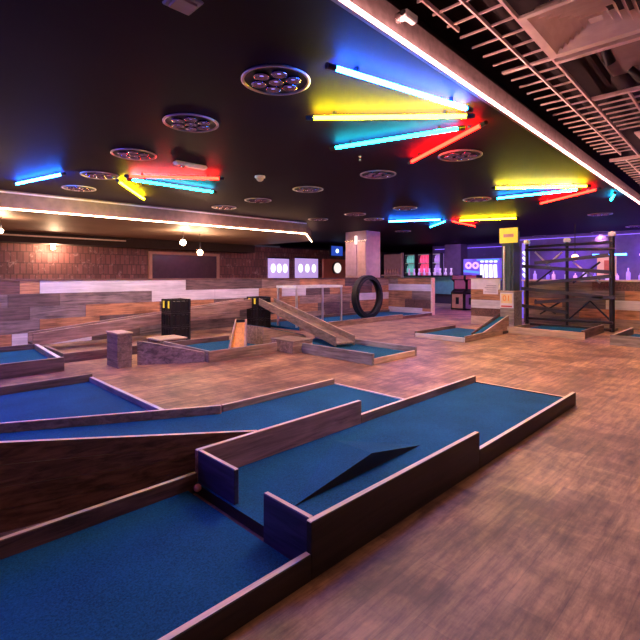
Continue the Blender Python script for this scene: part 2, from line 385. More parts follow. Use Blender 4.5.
board('end_board',[M['white_v'],M['edge_v']],t,(3.83,2.53),(3.83,3.58),.03,0,.06)
MB().box((2.2,3.60,0),(2.3,3.64,.1)).build('bracket',M['steel'],t)

# blue lane at the left edge
t=thing('mini_golf_lane','bright blue square lane at the left edge beyond the bent lane','mini golf lane',(.8,5.2,0))
MB().prism([(-2,5.78),(1.86,5.78),(1.86,3.86),(.8,4.46),(-1.1,5.55)],0,.03).build('turf',M['turf'],t)
board('side_board',[M['umber_u'],M['mid_u']],t,(-2,5.78),(1.9,5.78),.035,0,.12)
board('side_board',[M['grey_v'],M['white_v']],t,(1.86,3.9),(1.86,5.78),.045,0,.085,side=-1)

# left tray
t=thing('mini_golf_lane','pale-lit blue tray lane by the plank wall at far left','mini golf lane',(.5,7.7,0))
MB().prism([(-2,6.85),(1.85,6.85),(1.95,8.6),(-2,8.6)],0,.09).build('turf',M['turf'],t)
board('side_board',[M['umber_u'],M['mid_u']],t,(-2,6.82),(1.88,6.82),.05,0,.19)
board('side_board',[M['grey_v'],M['white_v']],t,(1.88,6.87),(1.98,8.6),.06,0,.17)
board('side_board',[M['umber_u'],M['mid_u']],t,(-2,8.64),(1.98,8.64),.04,0,.17)

# wooden box post
t=thing('wooden_box','short upright wooden box with pale pine top standing on the floor at left','box',(2.6,6.7,0))
MB().box((2.45,6.47,0),(2.66,6.86,.475)).build('body',[M['mid_v']],t,bevel=.005)
for z in (.10,.22,.34):
    MB().box((2.446,6.466,z),(2.664,6.864,z+.006)).build('band',M['umber_u'],t)
MB().box((2.44,6.46,.475),(2.67,6.87,.495)).build('cap',M['pine_v'],t,bevel=.004)
# tapered plank
b=MB(); b.wall((2.75,6.52),(3.56,6.02),.05,0,.36,.15,0,1)
tag(b.build('tapered_board',[M['grey_u'],M['mid_u']],bevel=.004),'long grey board tapering down to the right from the wooden box','board')

t=thing('low_box','low flat box with a pale plank lid in front of the left crates','box',(3.95,7.85,0))
MB().box((3.62,7.62,0),(4.12,8.1,.15)).build('body',[M['umber_u']],t,bevel=.004)
MB().box((3.60,7.60,.15),(4.14,8.12,.172)).build('lid',M['pine_u'],t)

# low tray wall under the long ramp
t=thing('low_board_run','low dark board running along the floor below the long ramp','board',(3.4,7.55,0))
MB().wall((2.04,7.45),(4.95,7.45),.05,0,.14,None,0,1).build('front_board',[M['umber_u'],M['mid_u']],t,bevel=.004)
MB().wall((2.04,7.5),(2.04,8.5),.05,0,.14,None,0,1,-1).build('end_board',[M['umber_v'],M['mid_v']],t,bevel=.004)

# crate stands
def crate(u0,v0,w,d,h,label,nz=3):
    t=thing('crate_stand',label,'stand',(u0+w/2,v0+d/2,0),'crate stands under the long ramps')
    sh=h/nz
    for k in range(nz):
        z0=k*sh
        c=MB()
        c.box((u0+.02,v0+.02,z0+.02),(u0+w-.02,v0+d-.02,z0+sh-.05))
        for (x,y) in ((u0,v0),(u0+w-.04,v0),(u0,v0+d-.04),(u0+w-.04,v0+d-.04)): c.box((x,y,z0),(x+.04,y+.04,z0+sh-.004))
        for zz in (z0,z0+sh-.04):
            c.box((u0+.04,v0,zz),(u0+w-.04,v0+.03,zz+.034)); c.box((u0,v0+.04,zz),(u0+.03,v0+d-.04,zz+.034))
            c.box((u0+.04,v0+d-.03,zz),(u0+w-.04,v0+d,zz+.034)); c.box((u0+w-.03,v0+.04,zz),(u0+w,v0+d-.04,zz+.034))
        for j in range(1,4):
            x=u0+w*j/4; c.box((x-.01,v0+.004,z0+.03),(x+.01,v0+.02,z0+sh-.04))
            y=v0+d*j/4; c.box((u0+.004,y-.01,z0+.03),(u0+.02,y+.01,z0+sh-.04))
        o=c.build('crate',M['black'],t)
        if k==nz-1:
            for yy in (v0+d*.25,v0+d*.75): MB().box((u0-.006,yy-.03,z0+sh*.35),(u0,yy+.03,z0+sh*.85)).build('tag',M['yellow'],o)
    return t
crate(4.2,8.35,.42,.42,.84,'stack of black slatted crates standing in front of the long ramp')
crate(6.55,8.66,.40,.44,.80,'stack of black crates where the two ramps meet at the top')

# long ramp up and second ramp down: boxed chutes
def chute(name,label,p,q,w,h,fl,sides,axis,edge):
    """p, q: low-edge centre points of the two ends"""
    c=((p[0]+q[0])/2,(p[1]+q[1])/2,min(p[2],q[2]))
    t=thing(name,label,'ramp',c)
    d=Vector((q[0]-p[0],q[1]-p[1])).normalized(); n=Vector((-d.y,d.x))
    def off(s): return (p[0]+n.x*s,p[1]+n.y*s),(q[0]+n.x*s,q[1]+n.y*s)
    a,b=off(-w/2+.03); MB().wall(a,b,w-.06,p[2]+.03,p[2]+.06,q[2]+.06,0,0,1,q[2]+.03).build('floor_board',fl,t)
    a,b=off(-w/2); MB().wall(a,b,.03,p[2],p[2]+h,q[2]+h,0,1,1,q[2]).build('side_board',[sides,edge],t,bevel=.004)
    a,b=off(w/2-.03); MB().wall(a,b,.03,p[2],p[2]+h,q[2]+h,0,1,1,q[2]).build('side_board',[sides,edge],t,bevel=.004)
    return t
chute('long_ramp','long grey plank ramp climbing to the right behind the black crates',(1.95,9.0,.10),(6.5,9.0,.53),.36,.22,M['umber_u'],M['mid_u'],'u',M['pine_u'])
chute('long_ramp','red-brown plank chute sloping down to the right onto the small blue tray',(6.78,8.60,.60),(5.93,5.30,.07),.42,.17,M['mid_v'],M['mid_v'],'v',M['pine_v'])

# C tray with leaning chute
t=thing('mini_golf_lane','small blue tray lane with the leaning wooden chute standing in it','mini golf lane',(4.3,6.5,0))
MB().prism([(3.63,5.98),(4.94,5.98),(4.94,7.4),(3.63,7.4)],0,.06).build('turf',M['turf'],t)
board('side_board',[M['mid_u'],M['grey_u']],t,(3.59,5.93),(4.9,5.93),.045,0,.17)
board('end_board',[M['grey_v'],M['grey_v']],t,(3.59,5.975),(3.59,7.42),.04,0,.17,side=-1)
t=thing('wooden_chute','small trough of pale boards leaning upright with a warm lit floor','chute',(4.1,6.35,.06))
pa=Vector(on_z(238,347.5,.064)); d=Vector((1,1,0)).normalized(); n=Vector((1,-1,0)).normalized()
def quadbox(c0,c1,w0,w1,th,lift0,lift1):
    """slanting board from c0 (bottom) to c1 (top)"""
    bb=[c0-n*w0/2,c0+n*w0/2,c0+n*w0/2+d*th,c0-n*w0/2+d*th]; tt=[c1-n*w1/2,c1+n*w1/2,c1+n*w1/2+d*th,c1-n*w1/2+d*th]
    return bb,tt
top=pa+d*.30+Vector((0,0,.46))
bb,tt=quadbox(pa,top,.26,.17,.02,0,0); MB().hexa(bb,tt).build('back_board',wood('warm_lit_pine',(.85,.40,.09),'z',contrast=.2),t)  # warm light on the back board put into its orange colour
for s in (-1,1):
    b0=pa+n*s*.135-d*.10; t0=top+n*s*.09-d*.04
    bb=[b0-n*.014,b0+n*.014,b0+n*.014+d*.14,b0-n*.014+d*.14]; tt=[t0-n*.014,t0+n*.014,t0+n*.014+d*.07,t0-n*.014+d*.07]
    MB().hexa(bb,tt).build('side_board',wood('pink_pine',(.40,.25,.20),'z',contrast=.2),t)
bb=[top-n*.08-d*.04,top+n*.08-d*.04,top+n*.08,top-n*.08]; bb=[x-Vector((0,0,.05)) for x in bb]; MB().hexa(bb,[x+Vector((0,0,.05)) for x in bb]).build('head_board',M['dark_v'],t)

# block between trays
t=thing('wooden_step_block','low box block with pale plank lid between the two small trays','block',(5.1,5.85,0))
MB().box((4.97,5.60,0),(5.42,6.18,.19)).build('body',M['mid_u'],t,bevel=.004)
MB().box((4.96,5.59,.19),(5.43,6.19,.215)).build('lid',M['mid_v'],t,bevel=.004)
# box ramp behind block
t=thing('turf_ramp_box','brown box ramp with a blue turf slope behind the step block','ramp',(5.7,7.1,0))
MB().hexa([(5.12,6.6,0),(6.2,6.6,0),(6.2,7.3,0),(5.12,7.3,0)],[(5.12,6.6,.36),(6.2,6.6,.10),(6.2,7.3,.10),(5.12,7.3,.36)]).build('body',[M['mid_u']],t,bevel=.004)
MB().hexa([(5.20,6.64,.345),(6.19,6.64,.105),(6.19,7.26,.105),(5.20,7.26,.345)],[(5.20,6.64,.355),(6.19,6.64,.115),(6.19,7.26,.115),(5.20,7.26,.355)]).build('turf',M['turf'],t)
# D tray
t=thing('mini_golf_lane','small blue tray lane with a pale pine front edge at the foot of the chute','mini golf lane',(5.75,5,0))
MB().prism([(5.2,4.14),(6.3,4.14),(6.3,6.45),(5.5,6.45),(5.5,5.58),(5.2,5.58)],0,.05).build('turf',M['turf'],t)
board('side_board',[M['grey_v'],M['grey_v']],t,(5.15,4.08),(5.15,5.58),.05,0,.17,side=-1)
board('side_board',[M['grey_v'],M['grey_v']],t,(6.35,4.10),(6.35,6.45),.05,0,.14)
board('front_board',[M['pine_u'],M['pine_u']],t,(5.2,4.10),(6.3,4.10),.04,0,.085)

# ------------------------------------------------------------------ loop lane along the wall
t=thing('mini_golf_lane','long blue lane by the plank wall carrying the black loop','mini golf lane',(9.8,8.6,0))
MB().prism([(7.22,7.9),(13.0,7.9),(13.0,9.5),(7.22,9.5)],0,.05).build('turf',M['turf'],t)
board('side_board',[M['mid_u'],M['mid_u']],t,(7.2,7.85),(11.4,7.85),.05,0,.14)
board('side_board',[M['red_u'],M['edge']],t,(11.4,7.85),(13.05,7.85),.05,0,.09)
board('side_board',[M['umber_u'],M['mid_u']],t,(7.2,9.55),(13.05,9.55),.05,0,.12)
board('end_board',[M['white_v'],M['pine_v']],t,(13.05,7.9),(13.05,9.5),.05,0,.12)
# loop
c=Vector((10.43,8.42,.69)); ro,ri,hw=.635,.565,.10; n=48; vs=[]
for k in range(n):
    a=2*PI*k/n
    for r,y in ((ro,-hw),(ro,hw),(ri,hw),(ri,-hw)): vs.append((c.x+r*math.sin(a),c.y+y+.04*math.sin(a/2),c.z-r*math.cos(a)))
fs=[[k*4+j,k*4+(j+1)%4,((k+1)%n)*4+(j+1)%4,((k+1)%n)*4+j] for k in range(n) for j in range(4)]
t=thing('loop_the_loop','tall black loop-the-loop ring standing on the lane by the plank wall','loop',(c.x,c.y,.05))
MB().add([(p[0],c.y+(p[1]-c.y if abs(p[1]-c.y)<=hw else math.copysign(hw,p[1]-c.y)),p[2]) for p in vs],fs).build('ring',M['rubber'],t)
for y in (-hw,hw-.03):
    b=MB(); vs=[]
    for k in range(n):
        a=2*PI*k/n
        for r,yy in ((ri,y),(ri,y+.03),(ri-.05,y+.03),(ri-.05,y)): vs.append((c.x+r*math.sin(a),c.y+yy,c.z-r*math.cos(a)))
    b.add(vs,fs).build('guard_rail',M['black'],t)
MB().box((c.x-.2,c.y-hw,.051),(c.x+.2,c.y+hw,.07)).build('foot',M['black'],t)
# acrylic case
t=thing('clear_case','clear acrylic case in a silver frame standing on the lane left of the loop','case',(8.1,8.45,.05))
x0,x1,y0,y1,zt=7.3,8.9,8.1,8.8,1.06
for (x,y) in ((x0,y0),(x1,y0),(x0,y1),(x1,y1)): MB().box((x-.02,y-.02,.052),(x+.02,y+.02,zt-.06)).build('post',M['alu'],t)
b=MB(); b.box((x0-.03,y0-.03,zt-.06),(x1+.03,y0+.03,zt)); b.box((x0-.03,y1-.03,zt-.06),(x1+.03,y1+.03,zt)); b.box((x0-.03,y0+.03,zt-.06),(x0+.03,y1-.03,zt)); b.box((x1-.03,y0+.03,zt-.06),(x1+.03,y1-.03,zt))
b.build('top_frame',M['white'],t)
MB().box((x0+.02,y0-.004,.06),(x1-.02,y0+.004,zt-.06)).build('front_pane',M['glass'],t)
MB().box((x0-.004,y0+.02,.06),(x0+.004,y1-.02,zt-.06)).build('side_pane',M['glass'],t)

# ------------------------------------------------------------------ middle lane with ramp
t=thing('mini_golf_lane','square blue lane with a narrow turf ramp rising to its far end, mid-floor','mini golf lane',(9.1,4.8,0))
MB().prism([(8.24,4.25),(9.95,4.25),(9.95,5.3),(8.24,5.3)],0,.06).build('turf',M['turf'],t)
board('end_board',[M['white_v'],M['white_v']],t,(8.2,4.22),(8.2,5.34),.04,0,.09,side=-1)
board('side_board',[M['mid_u'],M['mid_u']],t,(8.24,4.20),(9.95,4.20),.04,0,.12)
board('side_board',[M['umber_u'],M['mid_u']],t,(8.24,5.34),(9.95,5.34),.04,0,.12)
MB().hexa([(9.0,4.26,.062),(10.35,4.26,.062),(10.35,4.44,.062),(9.0,4.44,.062)],[(9.0,4.26,.066),(10.35,4.26,.36),(10.35,4.44,.36),(9.0,4.44,.066)],0,1).build('ramp',[M['dark_u'],M['turf']],t)
MB().wall((9.0,4.26),(10.35,4.26),.03,.03,.10,.40,0,1,-1).build('ramp_side',[M['mid_u'],M['pine_u']],t)
MB().wall((9.0,4.44),(10.35,4.44),.03,.03,.10,.42,0,1,1).build('ramp_side',[M['umber_u'],M['black']],t)
MB().box((9.96,4.2,0),(10.35,4.58,.06)).build('ramp_foot',M['dark_u'],t)

# lane under the frame, lane at right edge
t=thing('mini_golf_lane','blue lane with a pale front board below the black tube frame','mini golf lane',(11.2,3.4,0))
MB().prism([(10.3,2.75),(11.9,2.75),(11.9,4.05),(10.3,4.05)],0,.06).build('turf',M['turf'],t)
board('front_board',[M['pine_v'],M['pine_v']],t,(10.25,2.66),(10.25,4.35),.05,0,.15,side=-1)
board('side_board',[M['umber_u'],M['mid_u']],t,(10.3,2.70),(11.95,2.70),.04,0,.18)
board('side_board',[M['mid_u'],M['mid_u']],t,(10.3,4.09),(11.25,4.09),.04,0,.15)
t=thing('mini_golf_lane','blue lane cut by the right edge of the view, grey front board','mini golf lane',(10.5,1.4,0))
MB().prism([(9.9,.6),(11.6,.6),(11.6,2.05),(9.9,2.05)],0,.06).build('turf',M['turf'],t)
board('front_board',[M['grey_v'],M['grey_v']],t,(9.84,.55),(9.84,2.13),.05,0,.19,side=-1)
board('side_board',[M['umber_u'],M['pine_u']],t,(9.9,2.12),(11.6,2.12),.05,0,.19,side=-1)

# black tube frame
t=thing('scaffold_ball_run','tall black frame of scaffold tubes with zigzag sloping rails','frame',(12.2,3.5,0))
U1=12.15; U2=12.55
vl=on_u(527,300,U1)[1]; vc=on_u(567,300,U1)[1]; vr=on_u(612,300,U1)[1]
for v in (vl,vc,vr):
    h_=2.13 if v!=vr else 2.22; r_=.045 if v==vl else .038 if v==vc else .058
    o=MB().tube((U1,v,0),(U1,v,h_),r_,12).build('post',M['steel'],t)
    MB().lathe([(.0001,.0),(.07,.0),(.085,.04),(.07,.10),(.0001,.12)],(U1,v,h_),14).build('cap',M['white'],o)
    MB().tube((U1-.05,v,.03),(U1+.45,v,.03),.03,8).build('foot',M['steel'],t)
def rail(x1,y1,x2,y2,name='rail',r=.033,u=U1-.06,mat='steel'):
    MB().tube(on_u(x1,y1,u),on_u(x2,y2,u),r,8).build(name,M[mat],t)
for a in ((525,250,615,249),(529,247,613,242),(527,318,613,323),(530,324,612,330)): rail(*a)
for a in ((536,264,610,256),(524,267,611,273),(530,285,612,277),(523,289,604,298),(536,303,616,298),(523,306,568,313)):
    p=Vector(on_u(a[0],a[1],U1)); q=Vector(on_u(a[2],a[3],U1))
    o=MB().bar(p,q,.20,.03).build('sloping_rail',M['slat'],t)
    MB().bar(p+Vector((-.11,0,.02)),q+Vector((-.11,0,.02)),.025,.085).build('lip',M['slat'],o)
for a in ((535,252,549,266),(562,252,544,268),(535,283,552,270),(590,301,569,319),(590,301,611,321),(535,300,556,314),(560,302,540,314),(573,283,600,262),(573,262,600,283)): rail(*a,name='brace',r=.022,u=U1+.06,mat='alu' if a[1]<270 else 'steel')  # light on the upper braces put into their paler metal
# pillar with box base
t=thing('pillar','dark green square pillar rising from a wooden box base right of centre','pillar',(11.55,4.66,0))
b=MB(); b.box((11.3,4.49,0),(11.8,4.84,.9),0)
b.build('base_box',[M['grey_v']],t,bevel=.006)
MB().box((11.28,4.47,.9),(11.82,4.86,.93)).build('base_lid',M['pine_v'],t)
MB().box((11.36,4.53,.93),(11.76,4.82,2.44)).build('shaft',M['green_col'],t)
for v in (4.60,4.75): MB().tube((11.33,v,.93),(11.33,v,2.05),.03,8).build('conduit',M['alu'] if v>4.7 else M['green_col'],t)
def text(s,size,mat,name,parent,loc,rot,ext=.002):
    cu=bpy.data.curves.new(name,'FONT'); cu.body=s; cu.size=size; cu.align_x='CENTER'; cu.align_y='CENTER'; cu.extrude=ext
    tmp=bpy.data.objects.new(name,cu); COL.objects.link(tmp)
    dg=bpy.context.evaluated_depsgraph_get(); me=bpy.data.meshes.new_from_object(tmp.evaluated_get(dg)); bpy.data.objects.remove(tmp)
    me.materials.clear(); me.materials.append(mat)
    o=bpy.data.objects.new(name,me); COL.objects.link(o); o.parent=parent; o.location=Vector(loc)-parent.location; o.rotation_euler=rot
    return o
FU=(R(90),0,R(-90))   # readable from the -u side
tp=thing('hole_sign','white hole sign with an orange number on the pillar base','sign',(11.285,4.66,.45))
MB().box((11.272,4.50,.50),(11.298,4.83,.88)).build('board',M['paper'],tp)
MB().box((11.268,4.53,.62),(11.272,4.80,.85)).build('panel',plain('pale_yellow_print',(.85,.62,.30),.5),tp)
text('01',.2,plain('orange_print',(.85,.25,.03),.5),'number',tp,(11.266,4.665,.735),FU)
MB().box((11.268,4.53,.52),(11.272,4.80,.56)).build('stripe',plain('red_print',(.6,.08,.08),.5),tp)
tp=thing('hanging_sign','small yellow sign board high on the green pillar','sign',(11.2,4.66,2.1))
MB().box((11.17,4.36,2.12),(11.21,4.80,2.49)).build('board',M['yellow'],tp)
MB().box((11.165,4.45,2.26),(11.17,4.70,2.34)).build('lettering_band',plain('faded_red_print',(.75,.35,.30),.5),tp)
MB().box((11.21,4.60,2.2),(11.36,4.44,2.26)).build('bracket',M['steel'],tp)

# plank notice board wall left of pillar
t=thing('plank_screen','narrow plank screen of pink and white boards left of the pillar','screen',(11.65,5.37,0))
zz=[0,.22,.44,.66,.94,1.22]; cm=[WH,OR,WH,RE,WH]
for k in range(5):
    MB().box((11.6,4.97,zz[k]+.003),(11.64,5.77,zz[k+1])).build('plank',[M['pine_v'],M['red_u'],M['white_v'],M['orange_v'],M['paper']][k],t)
MB().box((11.58,4.95,1.22),(11.66,5.79,1.25)).build('cap',M['pine_v'],t)
for v in (5.02,5.70): MB().box((11.64,v-.03,0),(11.69,v+.03,1.22)).build('batten',M['umber_v'],t)
tp=thing('notice','white notice sheet pinned to the plank screen','notice',(11.59,5.2,.8))
MB().box((11.585,5.02,.82),(11.597,5.42,1.12)).build('sheet',M['paper'],tp)
b=MB()
for k in range(4): b.box((11.583,5.06,.87+.055*k),(11.585,5.38-.05*(k%2),.885+.055*k))
b.build('print',plain('grey_print',(.25,.2,.25),.6),tp)

# ------------------------------------------------------------------ ceiling fixtures
GLOW={'blue':glow('blue_tube_light',(.008,.13,1),290),'yellow':glow('yellow_tube_light',(1,.80,.0035),205),'cyan':glow('cyan_tube_light',(.004,.62,.80),105),
 'red':glow('red_tube_light',(1,.0022,.0010),175),'sky':glow('sky_blue_tube_light',(.006,.34,1),120),'violet':glow('violet_tube_light',(.16,.04,1),300),'deep':glow('deep_blue_tube_light',(.01,.06,1),520),'dim':glow('dim_violet_tube_light',(.16,.04,1),48)}
def tube_light(col,p,q,label,z=2.872):
    p=Vector((p[0],p[1],z)); q=Vector((q[0],q[1],z)); d=(q-p).normalized()
    t=thing('tube_light',label,'tube light',tuple((p+q)/2),'coloured tube lights on the dark ceiling')
    MB().tube(p+d*.03,q-d*.03,.020,12).build('tube',GLOW[col],t)
    for a,b in ((p-d*.05,p+d*.03),(q-d*.03,q+d*.05)): MB().tube(a,b,.025,12).build('end_cap',M['black'],t)
    for k in (.15,.85):
        c=p.lerp(q,k); MB().box((c.x-.012,c.y-.012,z+.02),(c.x+.012,c.y+.012,ZC-.001)).build('clip',M['black'],t)
def tl(col,x1,y1,x2,y2,label): tube_light(col,on_z(x1,y1,2.872),on_z(x2,y2,2.872),label)
tl('blue',332,67,468,109,'white-blue tube light nearest the pink fascia in the nearest fan')
tl('yellow',311,118,469,116,'long yellow tube light in the middle of the nearest fan')
tl('cyan',334,148,461,128,'cyan tube light below the yellow one in the nearest fan')
tl('red',411,162,483,124,'red tube light at the right of the nearest fan')
tl('blue',16,184,63,174,'blue tube light at the far left over the plank wall')
tl('red',128,176,221,178.5,'red tube light in the left fan above the cyan tube')
tl('cyan',130,179.5,214,192,'cyan tube light in the left fan below the red tube')
tl('yellow',118,181,144,199,'short-looking yellow tube light in the left fan')
tl('yellow',494,188,588,186,'yellow tube light in the fan above the pillar')
tl('sky',496,198.5,579,189.5,'sky blue tube light between the yellow and red tubes above the pillar')
tl('red',540,203.5,598,189,'red tube light at the right of the fan above the pillar')
tl('cyan',611,200,615,193,'cyan tube light seen end-on near the right edge')
tl('blue',388,221.5,441,219.5,'blue tube light in the farthest fan')
tl('sky',430,227,446,221,'short-looking sky blue tube light in the farthest fan')
tl('red',451,221,475,226,'red tube light in the farthest fan')
tl('yellow',459,220.5,517,218,'yellow tube light in the farthest fan above the notice screen')
# tubes of the next fan, just out of view at the left
tube_light('violet',(-.9,6.2),(.45,6.7),'violet tube light outside the left edge of the view')
tube_light('deep',(-.9,5.9),(.3,5.2),'blue tube light outside the left edge of the view')
tube_light('dim',(-1.9,2.6),(-1.9,4.1),'violet tube light to the left behind the camera')
tube_light('yellow',(-.6,8.9),(.7,9.3),'yellow tube light outside the left edge near the plank wall')

# LED strips
LEDP=glow('peach_led_strip',(1,.48,.40),44); LEDW=glow('warm_led_strip',(1,.56,.33),30)
a=G(-6,1.695,ZC-.03); b_=G(26,1.695,ZC-.03)
t=thing('led_strip','long pink-white LED strip along the lower edge of the fascia by the open grid ceiling','light strip',tuple((Vector(a)+Vector(b_))/2))
MB().bar(a,b_,.016,.018).build('diffuser',LEDP,t)
MB().bar(Vector(a)+Vector((0,.012,.0)),Vector(b_)+Vector((0,.012,.0)),.006,.03).build('channel',M['fascia'],t)
zl=ZL-.025
t=thing('led_strip','warm LED strip along the low ceiling edge over the left plank wall','light strip',(2,10.1,zl))
MB().bar((-6.9,10.612,zl),(L1[0],L1[1]-.005,zl),.02,.025).build('diffuser',LEDW,t)
MB().bar((L1[0],L1[1]-.005,zl),(L2[0],L2[1]-.01,zl),.02,.025).build('diffuser',LEDW,t)

# round recessed downlight clusters
def round_light():
    t=thing('recessed_round_light','','ceiling light',(0,0,ZC),'round recessed lights in the dark ceiling')
    z=ZC
    r=MB(); r.lathe([(.262,-.002),(.288,-.002),(.288,-.014),(.275,-.020),(.262,-.014)],(0,0,z),40,closed=True); r.build('rim',M['rim'],t)
    d=MB(); d.disc((0,0,z-.004),.262,40); d.build('well',M['black'],t)
    rnd=random.Random(3)
    for k in range(7):
        a=2*PI*k/6; rr=.15 if k<6 else 0
        c=(rr*math.cos(a),rr*math.sin(a),z-.005)
        l=MB(); l.lathe([(.02,0),(.062,-.004),(.066,-.02),(.05,-.026),(.018,-.012)],c,14); lo=l.build('lamp_cup',M['cup'],t)
        e=MB(); e.disc((c[0],c[1],z-.011),.022,12); e.build('bulb',BULB,lo)
    return t
BULB=plain('violet_glass_bulb',(.35,.25,.6),.15,emit=(.45,.3,1),es=.9)
rounds=[(276,80,'large round recessed light nearest the camera, above the yellow tube'),(191,122.5,'round recessed light second nearest, left of the nearest one'),(134,154,'round recessed light above the left fan of tubes'),
 (79,188,'round recessed light below the far left blue tube'),(378,174,'round recessed light below the cyan tube of the nearest fan'),(460,155,'round recessed light beside the red tube of the nearest fan'),
 (308,189,'round recessed light left of centre in the second row'),(258,200,'round recessed light below the little dome detector'),(224,207,'faint round recessed light just over the left light strip'),
 (318,219,'thin-looking round recessed light above the end of the warm strip'),(355,214,'round recessed light in front of the pink wall'),(374,219,'round recessed light right above the pink wall'),
 (405,208,'blue-lit round recessed light above the farthest blue tube'),(403,231,'farthest blue-lit round recessed light'),(477,199,'round recessed light left of the fan above the pillar'),
 (600,214,'round recessed light over the tube frame'),(636,226,'round recessed light at the right edge'),(600,232,'round recessed light behind the tube frame'),
 (100,175,'round recessed light lit blue inside the left fan'),(540,236,'distant round recessed light just right of the pillar')]
proto=None; RP=[]
for x,y,lab in rounds:
    p=on_z(x,y,ZC)
    if proto is None: proto=round_light(); o=proto; o.location=(p[0],p[1],ZC)
    else: o=copy_tree(proto,loc=(p[0],p[1],ZC))
    o['label']=lab; RP.append(p)

# small ceiling things
p=on_z(189,165,ZC)
t=thing('emergency_light','small oblong light fitting on the ceiling above the left red tube','ceiling light',(p[0],p[1],ZC-.05))
q0=Vector((*on_z(174,163,ZC-.04)[:2],ZC-.029)); q1=Vector((*on_z(206,169,ZC-.04)[:2],ZC-.029))
MB().bar(q0,q1,.12,.056).build('body',M['white'],t,bevel=.02)
c=q0.lerp(q1,.25); MB().lathe([(.0001,-.03),(.035,-.02),(.045,0)],(c.x,c.y,ZC-.058),16).build('lens',M['chrome'],t)
p=on_z(260,176,ZC)
t=thing('dome_detector','small pale dome detector on the dark ceiling','detector',(p[0],p[1],ZC-.07))
MB().lathe([(.0001,-.001),(.085,-.001),(.085,-.03),(.06,-.035)],(p[0],p[1],ZC),20).build('base',M['white'],t)
MB().lathe([(.06,-.03),(.055,-.065),(.03,-.085),(.0001,-.09)],(p[0],p[1],ZC),20).build('dome',plain('pale_dome',(.7,.62,.4),.3),t)
p=on_z(360,156,ZC)
t=thing('sprinkler_head','tiny sprinkler head under the cyan tube','sprinkler',(p[0],p[1],ZC-.06))
MB().lathe([(.0001,0),(.025,0),(.025,-.01),(.008,-.012),(.008,-.05),(.02,-.052),(.02,-.056),(.0001,-.056)],(p[0],p[1],ZC),12).build('head',M['chrome'],t)
p=on_z(183,1,ZC)
t=thing('ceiling_sensor','square pale ceiling plate at the top edge of the view','sensor',(p[0],p[1],ZC-.03))
MB().box((p[0]-.09,p[1]-.09,ZC-.02),(p[0]+.09,p[1]+.09,ZC)).build('plate',M['grey'],t,bevel=.008)
MB().box((p[0]-.06,p[1]-.06,ZC-.035),(p[0]+.06,p[1]+.06,ZC-.02)).build('cover',plain('pink_grey_cover',(.45,.33,.36),.5),t)

# ------------------------------------------------------------------ open grid ceiling on the right
T0,T1,T2=1.655,1.458,1.255
def rod(p,q,w=.018,h=.03): return MB().bar(p,q,w,h)
t=thing('ceiling_grid','open metal ladder grid ceiling beside the pink light strip','ceiling grid',G(5,1.4,ZG))
for tt,w in ((T0,.014),(T1,.014),(T2,.02)):
    MB().bar(G(-2,tt,ZG),G({T0:3.35,T1:8.55,T2:18}[tt],tt,ZG),w,.035).build('runner',M['grid'],t)
s=1.7
while s<8.56:
    MB().bar(G(s,T0+.05,ZG+.005),G(s,T2,ZG+.005),.011 if abs(s-4.31)>.11 else .05,.018).build('rung',M['grid'],t)
    s+=.222
t=thing('ceiling_grid','second patch of metal ladder grid beyond the spotlight opening','ceiling grid',G(6.2,.8,ZG))
for k in range(8):
    MB().bar(G(5.72+.196*k,T2-.03,ZG),G(5.72+.196*k,.2,ZG),.011,.018).build('rung',M['grid'],t)
for tt in (.90,.45): MB().bar(G(5.7,tt,ZG),G(7.15,tt,ZG),.02,.035).build('runner',M['grid'],t)
MB().bar(G(5.66,T2-.02,ZG),G(5.66,.1,ZG),.03,.035).build('end_bar',M['grid'],t)
t=thing('ceiling_grid','far patch of ceiling grid with a panel at the right edge','ceiling grid',G(10,1.3,ZG))
MB().bar(G(8.9,T0+.02,ZG),G(8.9,.2,ZG),.05,.05).build('end_bar',M['grid'],t)
for k in range(14): MB().bar(G(9.2+.25*k,T0,ZG),G(9.2+.25*k,T2,ZG),.018,.02).build('rung',M['grid'],t)
MB().bar(G(8.9,T1,ZG),G(12.8,T1,ZG),.016,.03).build('runner',M['grid'],t)
MB().box(G(7.4,.55,ZG),G(8.5,1.08,ZG+.02)).build('panel',M['diffuser'],t)
# square diffuser
t=thing('air_diffuser','big square air diffuser with nested slanting blades at top right','air diffuser',G(3.91,.825,ZG))
def sq(cs,ct,r,z): return [G(cs-r,ct-r,z),G(cs+r,ct-r,z),G(cs+r,ct+r,z),G(cs-r,ct+r,z)]
cs,ct=3.91,.825
def ring(r0,z0,r1,z1,th=.006):
    a=sq(cs,ct,r0,z0); b=sq(cs,ct,r1,z1); a2=sq(cs,ct,r0,z0+th); b2=sq(cs,ct,r1,z1+th)
    m=MB(); vs=a+b+a2+b2
    for i in range(4):
        j=(i+1)%4
        m.add([a[i],a[j],b[j],b[i]],[[0,3,2,1]]); m.add([a2[i],a2[j],b2[j],b2[i]],[[0,1,2,3]]); m.add([a[i],a[j],a2[j],a2[i]],[[0,1,2,3]]); m.add([b[i],b[j],b2[j],b2[i]],[[3,2,1,0]])
    return m
ring(.43,ZG-.02,.375,ZG-.012,.02).build('frame',M['diffuser'],t)
for k in range(6):
    r=.37-.055*k; ring(r,ZG-.012,r-.047,ZG+.075,.004).build('blade',M['diffuser'],t)
MB().hexa(sq(cs,ct,.045,ZG-.008),sq(cs,ct,.045,ZG)).build('centre_plate',M['diffuser'],t)
MB().hexa(sq(cs,ct,.42,ZG+.12),sq(cs,ct,.42,ZG+.2)).build('plenum',M['slab'],t)
MB().bar(G(4.43,T2+.0,ZG-.005),G(4.43,-.3,ZG-.005),.06,.04).build('edge_bar',M['grid'],t)
